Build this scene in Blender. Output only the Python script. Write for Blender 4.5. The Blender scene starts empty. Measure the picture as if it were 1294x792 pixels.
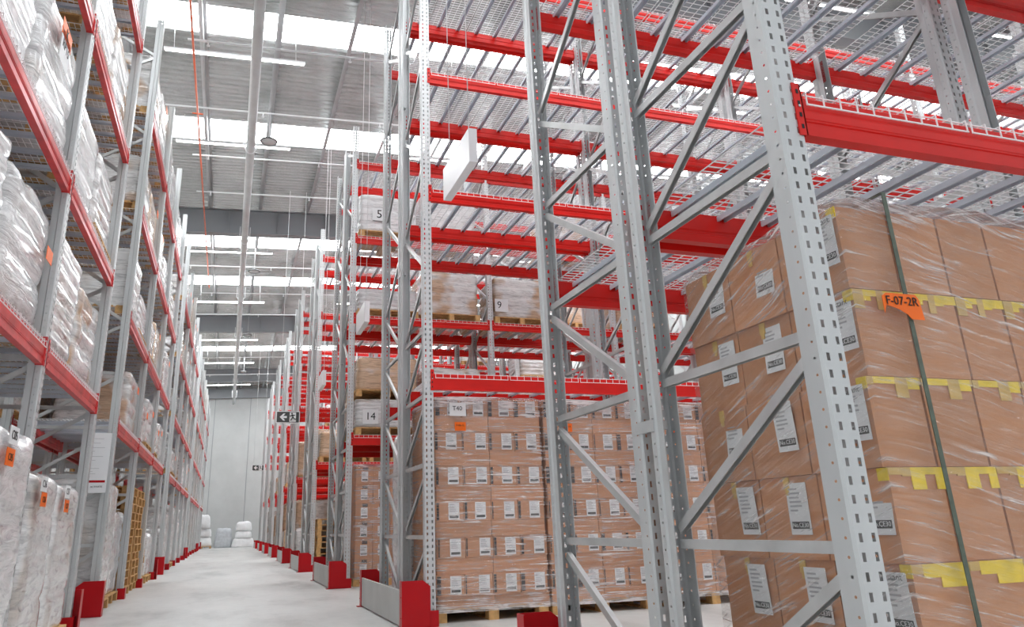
import bpy, bmesh, math, random
from mathutils import Vector, Matrix, noise
random.seed(7)
PI = math.pi
C = bpy.context.scene.collection
sc = bpy.context.scene

# ------------------------------------------------------------------ materials
def mat(name):
    m = bpy.data.materials.new(name); m.use_nodes = True
    nt = m.node_tree; nt.nodes.clear()
    return m, nt, nt.nodes, nt.links
def out(nt, sh):
    o = nt.nodes.new('ShaderNodeOutputMaterial'); nt.links.new(sh, o.inputs['Surface'])
def pbsdf(nt, col=(.8,.8,.8), rough=.5, metal=0.0, spec=.5, coat=0.0):
    b = nt.nodes.new('ShaderNodeBsdfPrincipled')
    b.inputs['Base Color'].default_value = (*col, 1); b.inputs['Roughness'].default_value = rough
    b.inputs['Metallic'].default_value = metal; b.inputs['Specular IOR Level'].default_value = spec
    b.inputs['Coat Weight'].default_value = coat
    return b
def tex_noise(nt, scale, detail=3, rough=.5, vec=None, mapping=None, dist=0.0):
    n = nt.nodes.new('ShaderNodeTexNoise'); n.inputs['Scale'].default_value = scale
    n.inputs['Detail'].default_value = detail; n.inputs['Roughness'].default_value = rough
    n.inputs['Distortion'].default_value = dist
    if vec is None:
        tc = nt.nodes.new('ShaderNodeTexCoord'); vec = tc.outputs['Object']
    if mapping:
        mp = nt.nodes.new('ShaderNodeMapping'); mp.inputs['Scale'].default_value = mapping
        nt.links.new(vec, mp.inputs['Vector']); vec = mp.outputs['Vector']
    nt.links.new(vec, n.inputs['Vector'])
    return n
def ramp(nt, fac, stops):
    r = nt.nodes.new('ShaderNodeValToRGB')
    e = r.color_ramp.elements
    while len(e) < len(stops): e.new(.5)
    for k, (p, c) in enumerate(stops):
        e[k].position = p; e[k].color = (*c, 1) if len(c) == 3 else c
    nt.links.new(fac, r.inputs['Fac']); return r
def bump(nt, h, strength, dist=.01):
    b = nt.nodes.new('ShaderNodeBump'); b.inputs['Strength'].default_value = strength
    b.inputs['Distance'].default_value = dist; nt.links.new(h, b.inputs['Height']); return b
def mth(nt, op, a, b=None, c=None):
    n = nt.nodes.new('ShaderNodeMath'); n.operation = op
    for i, v in enumerate((a, b, c)):
        if v is None: continue
        if isinstance(v, (int, float)): n.inputs[i].default_value = v
        else: nt.links.new(v, n.inputs[i])
    return n.outputs[0]
def simple(name, col, rough=.5, metal=0.0, spec=.5, var=0.06, scale=8, bmp=0, coat=0.0):
    m, nt, N, L = mat(name)
    b = pbsdf(nt, col, rough, metal, spec, coat)
    if var:
        n = tex_noise(nt, scale, 4)
        lo = tuple(max(0, c*(1-var)) for c in col); hi = tuple(min(1, c*(1+var)) for c in col)
        r = ramp(nt, n.outputs['Fac'], [(.3, lo), (.7, hi)]); L.new(r.outputs['Color'], b.inputs['Base Color'])
        if bmp: L.new(bump(nt, n.outputs['Fac'], bmp).outputs['Normal'], b.inputs['Normal'])
    out(nt, b.outputs[0]); return m
M = {}
M['galv'] = simple('galvanised_steel', (.56,.58,.585), .42, .35, .5, .05, 5)
M['brace'] = simple('zinc_brace', (.56,.57,.57), .34, .45, .5, .12, 5)
M['channel'] = simple('deck_channel', (.60,.65,.72), .45, .1, .4, .05, 4)
M['wire'] = simple('deck_wire', (.86,.87,.88), .4, .1, .5, 0)
M['red'] = simple('red_paint', (.66,.012,.008), .34, 0, .28, .12, 3)
M['redpale'] = simple('scuffed_red_paint', (.62,.055,.055), .36, 0, .45, .25, 5)
M['guard'] = simple('guard_red', (.45,.003,.008), .34, 0, .3, .06, 3)
M['guardpanel'] = simple('guard_panel', (.50,.51,.50), .5, .1, .4, .06, 3)
M['black'] = simple('black_ink', (.012,.012,.014), .5, 0, .3, 0)
M['darkgrey'] = simple('dark_grey', (.06,.065,.065), .5, 0, .4, 0)
M['white'] = simple('white_paper', (.80,.81,.82), .5, 0, .4, .02)
M['paleink'] = simple('pale_ink', (.42,.43,.45), .6, 0, .3, 0)
M['orange'] = simple('orange_card', (.95,.16,.005), .45, 0, .4, .04)
M['yellow'] = simple('yellow_tape', (.86,.62,.01), .35, 0, .5, .15, 9)
M['tapepale'] = simple('worn_tape', (.62,.40,.10), .35, 0, .5, .15, 9)
M['strap'] = simple('green_strap', (.09,.115,.085), .4, 0, .5, .25, 30)
M['wood'] = simple('pallet_wood', (.60,.36,.15), .65, 0, .3, .25, 14, .3)
M['girder'] = simple('girder_paint', (.30,.315,.33), .5, 0, .4, .05, 1)
M['purlin'] = simple('purlin_steel', (.48,.49,.50), .45, .4, .5, .08, 2)
M['pipe'] = simple('white_pipe', (.62,.63,.63), .35, .1, .5, .08, 2)
M['thinpipe'] = simple('thin_pipe', (.75,.76,.77), .4, .1, .5, 0)
M['orangepipe'] = simple('orange_pipe', (.75,.12,.03), .4, 0, .5, .1)
M['signwhite'] = simple('sign_white', (.84,.85,.87), .35, 0, .5, .01)
M['greypanel'] = simple('grey_board', (.50,.51,.52), .55, 0, .4, .06, 1.5)
M['bagwhite'] = simple('white_sack', (.80,.81,.82), .45, 0, .4, .06, 5, .5)
M['baggrey'] = simple('grey_sack', (.52,.55,.58), .4, 0, .5, .12, 6, .5)
M['rollblack'] = simple('black_drum', (.02,.022,.025), .4, 0, .5, .1)

def perforated():
    m, nt, N, L = mat('perforated_upright')
    uv = N.new('ShaderNodeUVMap'); sp = N.new('ShaderNodeSeparateXYZ'); L.new(uv.outputs[0], sp.inputs[0])
    au = mth(nt, 'ABSOLUTE', sp.outputs[0])
    P = .0635
    fr = mth(nt, 'ABSOLUTE', mth(nt, 'SUBTRACT', mth(nt, 'FRACT', mth(nt, 'DIVIDE', sp.outputs[1], P)), .5))
    s1 = mth(nt, 'LESS_THAN', mth(nt, 'ABSOLUTE', mth(nt, 'SUBTRACT', au, .028)), .0075)
    s1 = mth(nt, 'MULTIPLY', s1, mth(nt, 'LESS_THAN', fr, .235))
    du = mth(nt, 'DIVIDE', mth(nt, 'SUBTRACT', au, .088), .0052)
    dv = mth(nt, 'DIVIDE', fr, .085)
    s2 = mth(nt, 'LESS_THAN', mth(nt, 'ADD', mth(nt, 'MULTIPLY', du, du), mth(nt, 'MULTIPLY', dv, dv)), 1.0)
    hole = mth(nt, 'MAXIMUM', s1, s2)
    b = pbsdf(nt, (.58,.60,.605), .42, .3)
    n = tex_noise(nt, 4, 4, mapping=(1,1,.3)); r = ramp(nt, n.outputs['Fac'], [(.3, (.55,.57,.575)), (.7, (.63,.645,.65))])
    L.new(r.outputs['Color'], b.inputs['Base Color'])
    t = N.new('ShaderNodeBsdfTransparent'); mx = N.new('ShaderNodeMixShader')
    L.new(hole, mx.inputs[0]); L.new(b.outputs[0], mx.inputs[1]); L.new(t.outputs[0], mx.inputs[2])
    out(nt, mx.outputs[0]); return m
M['perf'] = perforated()

def cardboard(name, c1, c2):
    m, nt, N, L = mat(name)
    b = pbsdf(nt, c1, .62, 0, .25)
    oi = N.new('ShaderNodeObjectInfo')
    n = tex_noise(nt, 5, 5, .6, mapping=(1,1,3))
    r = ramp(nt, n.outputs['Fac'], [(.25, c1), (.75, c2)])
    hs = N.new('ShaderNodeHueSaturation'); L.new(r.outputs['Color'], hs.inputs['Color'])
    L.new(mth(nt, 'MULTIPLY_ADD', oi.outputs['Random'], .22, .89), hs.inputs['Value'])
    L.new(hs.outputs[0], b.inputs['Base Color'])
    out(nt, b.outputs[0]); return m
M['card'] = cardboard('cardboard', (.50,.225,.105), (.60,.29,.145))
M['kraft'] = cardboard('kraft_cardboard', (.60,.36,.18), (.68,.43,.24))

def film(name='stretch_film', rot=(0,0,0), sc_=(1.8,1.8,55), gain=0.0):
    # clear stretch film: mostly see-through, white reflection streaks painted in along its folds
    m, nt, N, L = mat(name)
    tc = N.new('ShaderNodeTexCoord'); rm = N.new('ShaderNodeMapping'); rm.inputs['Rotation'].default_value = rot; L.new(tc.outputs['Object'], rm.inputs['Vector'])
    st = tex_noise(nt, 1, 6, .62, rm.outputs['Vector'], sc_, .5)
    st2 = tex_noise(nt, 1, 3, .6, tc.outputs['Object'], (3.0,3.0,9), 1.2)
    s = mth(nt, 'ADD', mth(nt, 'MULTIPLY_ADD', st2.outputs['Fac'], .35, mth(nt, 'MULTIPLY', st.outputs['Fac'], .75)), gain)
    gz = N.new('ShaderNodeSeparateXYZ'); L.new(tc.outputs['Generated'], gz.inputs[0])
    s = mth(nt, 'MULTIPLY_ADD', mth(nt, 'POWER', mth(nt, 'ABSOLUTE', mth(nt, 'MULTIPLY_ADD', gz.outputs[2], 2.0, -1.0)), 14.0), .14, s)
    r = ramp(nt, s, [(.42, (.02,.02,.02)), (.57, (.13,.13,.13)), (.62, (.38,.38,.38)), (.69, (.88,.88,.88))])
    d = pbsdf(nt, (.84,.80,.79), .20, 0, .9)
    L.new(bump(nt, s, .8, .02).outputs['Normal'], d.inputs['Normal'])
    t = N.new('ShaderNodeBsdfTransparent'); mx = N.new('ShaderNodeMixShader')
    L.new(r.outputs['Color'], mx.inputs[0]); L.new(t.outputs[0], mx.inputs[1]); L.new(d.outputs[0], mx.inputs[2])
    g = N.new('ShaderNodeBsdfGlossy'); g.inputs['Roughness'].default_value = .16
    L.new(bump(nt, s, .9, .02).outputs['Normal'], g.inputs['Normal'])
    mx2 = N.new('ShaderNodeMixShader'); mx2.inputs[0].default_value = .07
    L.new(mx.outputs[0], mx2.inputs[1]); L.new(g.outputs[0], mx2.inputs[2])
    out(nt, mx2.outputs[0]); return m
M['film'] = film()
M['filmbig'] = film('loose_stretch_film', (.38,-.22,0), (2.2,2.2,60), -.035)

def wrap(name, base, patch, amount):
    # several layers of cloudy film over goods, wrinkled and glossy
    m, nt, N, L = mat(name)
    tc = N.new('ShaderNodeTexCoord'); oi = N.new('ShaderNodeObjectInfo')
    off = N.new('ShaderNodeVectorMath'); off.operation = 'ADD'
    cmb = N.new('ShaderNodeCombineXYZ'); k = mth(nt, 'MULTIPLY', oi.outputs['Random'], 30.0)
    for i in range(3): L.new(k, cmb.inputs[i])
    L.new(tc.outputs['Object'], off.inputs[0]); L.new(cmb.outputs[0], off.inputs[1])
    v = off.outputs[0]
    w1 = tex_noise(nt, 1, 6, .65, v, (3.0,3.0,22), 1.2)
    w2 = tex_noise(nt, 1.6, 2, .5, v)
    w3 = tex_noise(nt, 1, 4, .6, v, (3,3,9), 1.0); w3.noise_type = 'RIDGED_MULTIFRACTAL'; w3.normalize = True
    b = pbsdf(nt, base, .16, 0, .8, .6); b.inputs['Coat Roughness'].default_value = .06
    lay = N.new('ShaderNodeSeparateXYZ'); L.new(tc.outputs['Object'], lay.inputs[0])
    r = ramp(nt, w2.outputs['Fac'], [(amount, base), (amount+.10, patch)])
    r2 = ramp(nt, w1.outputs['Fac'], [(.36, (.66,.66,.67)), (.52, (1,1,1))])
    mu = N.new('ShaderNodeMix'); mu.data_type = 'RGBA'; mu.blend_type = 'MULTIPLY'; mu.inputs[0].default_value = 1
    L.new(r.outputs['Color'], mu.inputs[6]); L.new(r2.outputs['Color'], mu.inputs[7])
    L.new(mu.outputs[2], b.inputs['Base Color'])
    h = mth(nt, 'MULTIPLY_ADD', w3.outputs['Fac'], .55, mth(nt, 'MULTIPLY', w1.outputs['Fac'], .6))
    L.new(bump(nt, h, .8, .035).outputs['Normal'], b.inputs['Normal'])
    out(nt, b.outputs[0]); return m
M['wrap0'] = wrap('cloudy_wrap', (.82,.82,.82), (.62,.57,.53), .56)
M['wrap1'] = wrap('cloudy_wrap_over_kraft', (.80,.79,.78), (.60,.40,.26), .50)
M['wrap2'] = wrap('thin_wrap_over_kraft', (.70,.47,.30), (.76,.68,.62), .55)
M['wrap3'] = wrap('milky_wrap', (.84,.84,.85), (.70,.71,.73), .62)

def concrete():
    m, nt, N, L = mat('concrete_floor')
    b = pbsdf(nt, (.6,.6,.58), .42, 0, .45)
    n = tex_noise(nt, .8, 8, .66, mapping=(1.3,.5,1)); n2 = tex_noise(nt, 6, 5, .7)
    r = ramp(nt, n.outputs['Fac'], [(.34, (.42,.425,.41)), (.48, (.60,.605,.59)), (.64, (.68,.685,.67))])
    r2 = ramp(nt, n2.outputs['Fac'], [(.3, (.93,.93,.93)), (.6, (1,1,1))])
    mu = N.new('ShaderNodeMix'); mu.data_type = 'RGBA'; mu.blend_type = 'MULTIPLY'; mu.inputs[0].default_value = 1
    L.new(r.outputs['Color'], mu.inputs[6]); L.new(r2.outputs['Color'], mu.inputs[7])
    L.new(mu.outputs[2], b.inputs['Base Color'])
    rr = ramp(nt, n.outputs['Fac'], [(.3, (.30,)*3), (.7, (.5,)*3)]); L.new(rr.outputs['Color'], b.inputs['Roughness'])
    out(nt, b.outputs[0]); return m
M['floor'] = concrete()
def tiltwall():
    m, nt, N, L = mat('precast_wall')
    b = pbsdf(nt, (.6,.6,.6), .7, 0, .3)
    n = tex_noise(nt, .7, 6, .6); r = ramp(nt, n.outputs['Fac'], [(.3, (.47,.48,.475)), (.7, (.54,.55,.545))])
    L.new(r.outputs['Color'], b.inputs['Base Color']); out(nt, b.outputs[0]); return m
M['wall'] = tiltwall()
def foil():
    m, nt, N, L = mat('foil_insulation')
    b = pbsdf(nt, (.92,.92,.92), .24, .58, .6)
    tc = N.new('ShaderNodeTexCoord')
    a = tex_noise(nt, 1, 6, .7, tc.outputs['Object'], (.9,6.5,1), .5); a.noise_type = 'RIDGED_MULTIFRACTAL'; a.normalize = True
    c = tex_noise(nt, .55, 4, .6, tc.outputs['Object'])
    e = tex_noise(nt, 1, 3, .7, tc.outputs['Object'], (5,22,1), 1.5)
    w = N.new('ShaderNodeTexWave'); w.wave_type = 'BANDS'; w.bands_direction = 'Y'
    w.inputs['Scale'].default_value = 1.55; w.inputs['Distortion'].default_value = .9
    w.inputs['Detail'].default_value = 3; w.inputs['Detail Scale'].default_value = 1.6
    L.new(tc.outputs['Object'], w.inputs['Vector'])
    r = ramp(nt, c.outputs['Fac'], [(.34, (.62,.63,.61)), (.5, (.84,.85,.83)), (.62, (.92,.93,.91))])
    L.new(r.outputs['Color'], b.inputs['Base Color'])
    h = mth(nt, 'ADD', mth(nt, 'MULTIPLY', w.outputs['Fac'], .35), mth(nt, 'ADD', a.outputs['Fac'], mth(nt, 'MULTIPLY', e.outputs['Fac'], .5)))
    L.new(bump(nt, h, 1.0, .26).outputs['Normal'], b.inputs['Normal'])
    out(nt, b.outputs[0]); return m
M['foil'] = foil()
def emit(name, col, s):
    m, nt, N, L = mat(name); e = N.new('ShaderNodeEmission')
    e.inputs[0].default_value = (*col, 1); e.inputs[1].default_value = s; out(nt, e.outputs[0]); return m
M['sky'] = emit('daylit_skylight_sheet', (.95,.98,1.0), 13.0)
M['tube'] = emit('lamp_tube', (1,.99,.96), 9.0)

# ------------------------------------------------------------------ mesh builder
class MB:
    def __init__(s): s.v = []; s.f = []; s.m = []; s.uv = []; s.sm = []
    def add(s, vs, fs, mi=0, uvs=None, smooth=False):
        o = len(s.v); s.v += [tuple(p) for p in vs]
        for k, f in enumerate(fs):
            s.f.append([i+o for i in f]); s.m.append(mi); s.sm.append(smooth)
            s.uv.append(uvs[k] if uvs else None)
        return s
    def box(s, x0, x1, y0, y1, z0, z1, mi=0):
        vs = [(x0,y0,z0),(x1,y0,z0),(x1,y1,z0),(x0,y1,z0),(x0,y0,z1),(x1,y0,z1),(x1,y1,z1),(x0,y1,z1)]
        return s.add(vs, [(0,3,2,1),(4,5,6,7),(0,1,5,4),(1,2,6,5),(2,3,7,6),(3,0,4,7)], mi)
    def sweep(s, prof, a, b, up, mi=0, closed=True, cap=True, smooth=False):
        """prof: 2-D points (side, up) swept from a to b"""
        a = Vector(a); b = Vector(b); d = (b-a).normalized(); up = Vector(up)
        sd = d.cross(up).normalized(); u = sd.cross(d)
        n = len(prof); vs = []
        for p in (a, b): vs += [p + sd*q[0] + u*q[1] for q in prof]
        fs = [(i, (i+1) % n, n+(i+1) % n, n+i) for i in range(n if closed else n-1)]
        if cap and closed: fs += [tuple(range(n-1, -1, -1)), tuple(range(n, 2*n))]
        return s.add(vs, fs, mi, None, smooth)
    def rod(s, a, b, r, n=8, mi=0, smooth=True):
        d = (Vector(b)-Vector(a)).normalized(); up = (0,0,1) if abs(d.z) < .9 else (0,1,0)
        return s.sweep([(r*math.cos(2*PI*k/n), r*math.sin(2*PI*k/n)) for k in range(n)], a, b, up, mi, smooth=smooth)
    def bar(s, a, b, w, h, up=(0,0,1), mi=0):
        return s.sweep([(-w/2,-h/2),(w/2,-h/2),(w/2,h/2),(-w/2,h/2)], a, b, up, mi)
    def mesh(s, name, mats):
        me = bpy.data.meshes.new(name); me.from_pydata(s.v, [], s.f)
        for m in mats: me.materials.append(M[m] if isinstance(m, str) else m)
        me.polygons.foreach_set('material_index', s.m); me.polygons.foreach_set('use_smooth', s.sm)
        if any(u for u in s.uv):
            lay = me.uv_layers.new(name='UVMap'); k = 0
            for f, u in zip(s.f, s.uv):
                for j in range(len(f)):
                    lay.data[k].uv = u[j] if u else (10, 10); k += 1
        me.update(); return me
def ob(name, me, parent=None, loc=(0,0,0), rot=(0,0,0), scale=(1,1,1)):
    o = bpy.data.objects.new(name, me); C.objects.link(o)
    if parent: o.parent = parent
    o.location = loc; o.rotation_euler = rot; o.scale = scale; return o
def tag(o, label, cat, group=None, kind=None):
    if label: o['label'] = label
    if cat: o['category'] = cat
    if group: o['group'] = group
    if kind: o['kind'] = kind
    return o
def thing(name, label, cat, loc=(0,0,0), rz=0, group=None, scale=(1,1,1)):
    return tag(ob(name, None, None, loc, (0,0,rz), scale), label, cat, group)
def struct(name, me, parent=None, loc=(0,0,0)):
    o = ob(name, me, parent, loc)
    if parent is None: o['kind'] = 'structure'
    return o
_txt = {}
def text(name, body, size, parent, loc, rot, m='black', ext=.0008, align='CENTER'):
    cu = bpy.data.curves.new(name, 'FONT'); cu.body = body; cu.size = size; cu.extrude = ext
    cu.align_x = align; cu.align_y = 'CENTER'; cu.resolution_u = 2
    key = (body, size, m, ext)
    if key not in _txt:
        tmp = bpy.data.objects.new('tmp', cu); me = bpy.data.meshes.new_from_object(tmp); bpy.data.objects.remove(tmp)
        me.name = name; me.materials.clear(); me.materials.append(M[m]); _txt[key] = me
    bpy.data.curves.remove(cu)
    return ob(name, _txt[key], parent, loc, rot)
FACE_NY = (PI/2, 0, 0)       # text readable when looking along +Y
FACE_PX = (PI/2, 0, PI/2)    # text readable when looking along -X

# ------------------------------------------------------------------ rack pieces (shared meshes)
HT = 9.25; DEP = 1.24; PW = .12
def post_mesh():
    pr = [(-.045,.112),(-.050,.112),(-.050,.062),(-.060,.052),(-.060,.010),(-.050,0),(.050,0),(.060,.010),(.060,.052),(.050,.062),(.050,.112),(.045,.112)]
    us = [-.168,-.152,-.116,-.103,-.066,-.050,.050,.066,.103,.116,.152,.168]
    mb = MB(); t = .0022
    n = len(pr)
    for i in range(n-1):
        (x0,y0),(x1,y1) = pr[i], pr[i+1]
        mb.add([(x0+.06,y0,0),(x1+.06,y1,0),(x1+.06,y1,HT),(x0+.06,y0,HT)], [(0,1,2,3)], 0, [[(us[i],0),(us[i+1],0),(us[i+1],HT),(us[i],HT)]])
    mb.box(-.012,.132,-.012,.125,0,.008,1)
    for x in (.01,.11): mb.rod((x,.135,0),(x,.135,.02),.008,6,1)
    return mb.mesh('upright', ['perf','galv'])
POST = post_mesh()
CH = [(-.016,.022),(-.016,-.022),(.016,-.022),(.016,.022),(.012,.022),(.012,-.018),(-.012,-.018),(-.012,.022)]
def brace_nodes():
    b = []
    r, f = DEP-.10, .10          # rear and front ends
    for z in (.10,.885,1.665,2.45,3.23): b.append(((r,z),(f,z)))
    z0 = [.16,.95,1.73,2.52]
    for z in z0: b.append(((r,z),(f,z+.64)))
    pts = [(3.30,0),(3.93,1),(4.02,1),(4.70,0),(4.78,0),(5.48,1),(5.56,1),(6.24,0),(6.32,0),(7.02,1),(7.12,1),(7.78,0),(7.86,0),(8.52,1),(8.58,1),(9.12,0)]
    for k in range(0, len(pts), 2):
        (za,sa),(zb,sb) = pts[k], pts[k+1]
        b.append(((f if sa else r, za),(f if sb else r, zb)))
    return b
BR = brace_nodes()
def brace_mesh(n):
    mb = MB()
    for (ya,za),(yb,zb) in ([BR[n]] if n is not None else BR):
        if ya > yb: ya, za, yb, zb = yb, zb, ya, za
        # open side of the channel turned down
        mb.sweep([(p, -q) for p, q in CH], (.06,ya,za), (.06,yb,zb), (0,0,1), 0)
    return mb.mesh('brace', ['brace'])
BRACE = [brace_mesh(n) for n in range(len(BR))]; BRACE_ALL = brace_mesh(None)
LEVR = [2.68, 5.03, 6.73, 8.42]
LEVL = [2.57, 4.13, 5.83, 7.53]
def beam_mesh(L, h, plain, conn, red):
    mb = MB()
    inner = [(.030,h),(.030,h-.044),(.056,h-.048),(.056,.075),(.050,.068),(.050,.052),(.056,.045),(.056,0)]
    if plain: pr = [(0,0),(0,h-.01),(.008,h)]+inner
    else:     pr = [(0,0),(0,.045),(.010,.052),(.010,.066),(.004,.070),(.004,.076),(0,.080),(0,h-.012),(.012,h)]+inner
    n = len(pr)
    vs = [(PW, y+.004, z-h) for y, z in pr] + [(L, y+.004, z-h) for y, z in pr]
    mb.add(vs, [tuple(range(n)), tuple(range(2*n-1, n-1, -1))] + [((i+1)%n, i, n+i, n+(i+1)%n) for i in range(n)], 0)
    if conn:
        for s in (0, 1): conn_build(mb, L, h, s)
    return mb.mesh('load_beam', [red, 'black', 'galv'])
def conn_build(mb, L, h, s):
    x0, x1 = (PW-.034, PW+.006) if s == 0 else (L-.006, L+.034)
    mb.box(x0, x1, -.008, -.002, -h-.01, .05, 0)
    xs = PW if s == 0 else L-.006
    mb.box(xs, xs+.006, -.008, .06, -h-.01, .05, 0)
    xc = (x0+x1)/2
    for k in range(4): mb.box(xc-.006, xc+.006, -.0095, -.008, -h+.02+k*.055, -h+.04+k*.055, 1)
    mb.rod((xc,-.012,-.06),(xc,-.008,-.06),.006,6,2)
def conn_mesh(L, h, s, red):
    mb = MB(); conn_build(mb, L, h, s); return mb.mesh('end_connector', [red, 'black', 'galv'])
def deck_mesh(w):
    mb = MB(); wr = .0025
    for k in range(3):      # folded support channels under the mesh
        x = w*(k+.5)/3
        mb.sweep([(-.026,0),(-.026,.034),(.026,.034),(.026,0),(.020,0),(.020,.028),(-.020,.028),(-.020,0)], (x,.036,-.040), (x,DEP-.036,-.040), (0,0,1), 0)
    ny = 24
    for k in range(ny+1):
        y = .004+(DEP-.008)*k/ny
        mb.bar((.012,y,.003),(w-.012,y,.003),wr*2,wr*2,(0,0,1),1)
    nx = 10
    for k in range(nx+1):
        x = .015+(w-.03)*k/nx
        mb.bar((x,-.012,.008),(x,DEP+.012,.008),wr*2,wr*2,(0,0,1),1)
        for y in (-.012, DEP+.012): mb.bar((x,y,.008),(x,y,-.05),wr*2,wr*2,(0,1,0),1)
    for y in (-.014, DEP+.014): mb.bar((.012,y,-.05),(w-.012,y,-.05),wr*2.4,wr*2.4,(0,0,1),1)
    return mb.mesh('wire_deck', ['channel','wire'])
_cache = {}
def cached(key, fn):
    if key not in _cache: _cache[key] = fn()
    return _cache[key]
def foot_mesh():
    mb = MB()
    mb.box(-.02,.14,-.035,-.025,0,.17); mb.box(-.02,-.012,-.035,.09,0,.17); mb.box(.132,.14,-.035,.09,0,.17)
    return mb.mesh('foot_guard', ['guard'])
FOOT = foot_mesh()

def rack(label, loc, rz, sy, L, nb, levels, detail, red='red', feet=False, group=None, skip=()):
    """single-sided rack: local x along the run, y=0 the face with the loads, y=DEP the back"""
    t = thing('pallet_rack', label, 'pallet rack', loc, rz, group, (1, sy, 1))
    for k in range(nb+1):
        x = k*L
        ob('upright_post', POST, t, (x,0,0))
        ob('upright_post', POST, t, (x,DEP,0), (0,0,0), (1,-1,1))
        if detail:
            for me in BRACE: ob('brace', me, t, (x,0,0))
        else: ob('bracing', BRACE_ALL, t, (x,0,0))
        if feet: ob('foot_guard', FOOT, t, (x,0,0))
    nd = 3
    for k in range(nb):
        for li, z in enumerate(levels):
            if (k, li) in skip: continue
            h = .185 if li == 0 else .165
            plain = li == 0 and red == 'red' and loc[1] > 5
            bm = cached(('b',L,h,plain,detail<2,red), lambda: beam_mesh(L, h, plain, detail < 2, red))
            for s in (1, -1):
                o = ob('load_beam', bm, t, (k*L, 0 if s == 1 else DEP, z), (0,0,0), (1,s,1))
                if detail > 1:
                    for e in (0, 1): ob('end_connector', cached(('c',L,h,e,red), lambda: conn_mesh(L, h, e, red)), o)
            dw = (L-PW-.02)/nd
            for d in range(nd):
                ob('wire_deck', cached(('d', round(dw,3)), lambda: deck_mesh(dw)), t, (k*L+PW+.01+d*dw, 0, z))
    return t

# right-hand rows: across the aisle, two racks back to back per row
XR = 2.05; BAYR = 2.90
ROWY = [2.15, 8.17, 14.12, 20.08, 26.02, 31.97, 37.93, 43.88, 49.8]
ordn = ['first','second','third','fourth','fifth','sixth','seventh','eighth','ninth']
nbays = [3,5,5,5,5,3,2,2,2]
rowfind = ['F-07-2R row', 'T40 row', 'load-14 row', 'fourth cross row', 'fifth cross row', 'sixth cross row', 'seventh cross row', 'eighth cross row', 'ninth cross row']
for i, y in enumerate(ROWY):
    det = 2 if i < 2 else (1 if i < 3 else 0)
    rack('grey and red pallet rack of the %s, half facing the camera' % rowfind[i], (XR, y, 0), 0, 1, BAYR, nbays[i], LEVR, det)
    rack('grey and red pallet rack of the %s, half facing away' % rowfind[i], (XR, y+2*DEP+.09, 0), 0, -1, BAYR, nbays[i], LEVR, det)
# row spacers between the back-to-back frames
spacer = MB().box(.045,.075,-.05,.15,-.022,.022).box(-.004,.0,-.05,.14,-.03,.03).mesh('row_spacer', ['galv'])
for i in range(4):
    for k, z in enumerate((1.46,4.3,6.9)): tag(ob('row_spacer', spacer, None, (XR, ROWY[i]+DEP, z)), 'short steel spacer joining the back-to-back posts of the %s, %s' % (rowfind[i], ['low','middle','high'][k]), 'spacer')

# end-of-row guards
def guard_post_mesh(): # red folded corner plate, near end of the guard
    mb = MB()
    mb.add([(0,0,0),(.30,0,0),(.30,0,.40),(.22,0,.46),(0,0,.46)], [(0,1,2,3,4)])
    mb.add([(0,.008,0),(.30,.008,0),(.30,.008,.40),(.22,.008,.46),(0,.008,.46)], [(4,3,2,1,0)])
    mb.add([(0,0,0),(0,.008,0),(0,.008,.46),(0,0,.46),(.22,0,.46),(.22,.008,.46),(.30,0,.40),(.30,.008,.40),(.30,0,0),(.30,.008,0)],
           [(0,1,2,3),(3,2,5,4),(4,5,7,6),(6,7,9,8)])
    mb.box(-.008,.0,0,.115,0,.46); mb.box(0,.30,0,.12,0,.008)
    mb.box(-.05,0,-.01,.11,0,.008)
    for z in (.10,.30): mb.rod((-.016,.03,z),(-.008,.03,z),.008,6)
    mb.box(.295,.39,.0,.008,0,.16)
    return mb.mesh('guard_post', ['guard'])
GP = guard_post_mesh()
def gpanel(L):
    mb = MB(); mb.box(0,.035,.012,L-.012,.02,.36); return mb.mesh('guard_panel', ['guardpanel'])
GL = 2*DEP+.09+.08
GPAN = gpanel(GL)
def guard(label, loc, group=None, red2=True):
    t = thing('rack_end_guard', label, 'guard rail', loc, 0, group)
    ob('guard_post', GP, t); ob('guard_post', GP, t, (0,GL,0), (0,0,0), (1,-1,1)); ob('guard_panel', GPAN, t)
    return t
for i, y in enumerate(ROWY):
    guard('low red and grey floor guard at the aisle end of the %s' % rowfind[i], (1.80, y-.035, 0))

# left-hand racks along the aisle
XLF = -1.55; BAYL = 2.80
blocks = [(4.08,2),(11.50,3),(22.15,4),(35.6,4),(49.0,2)]
blab = ['RP15 block', 'notice-board block', 'third aisle block', 'fourth aisle block', 'end-wall block']
for i, (y, n) in enumerate(blocks):
    rack('grey and scuffed red pallet rack running along the aisle, %s' % blab[i], (XLF, y, 0), PI/2, 1, BAYL, n, LEVL, 2 if i < 2 else (1 if i == 2 else 0), 'redpale', True)
def lguard_mesh():
    mb = MB()
    mb.add([(0,0,0),(.38,0,0),(.38,0,.44),(.14,0,.44),(.0,0,.34)], [(0,1,2,3,4)])
    mb.add([(0,.01,0),(.38,.01,0),(.38,.01,.44),(.14,.01,.44),(.0,.01,.34)], [(4,3,2,1,0)])
    mb.add([(0,0,.34),(0,.01,.34),(.14,.01,.44),(.14,0,.44),(.38,0,.44),(.38,.01,.44)], [(0,1,2,3),(3,2,5,4)])
    mb.box(.38,.388,0,.14,0,.44); mb.box(0,.38,0,.12,0,.008)
    return mb.mesh('left_guard', ['guard'])
LG = lguard_mesh()
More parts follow.
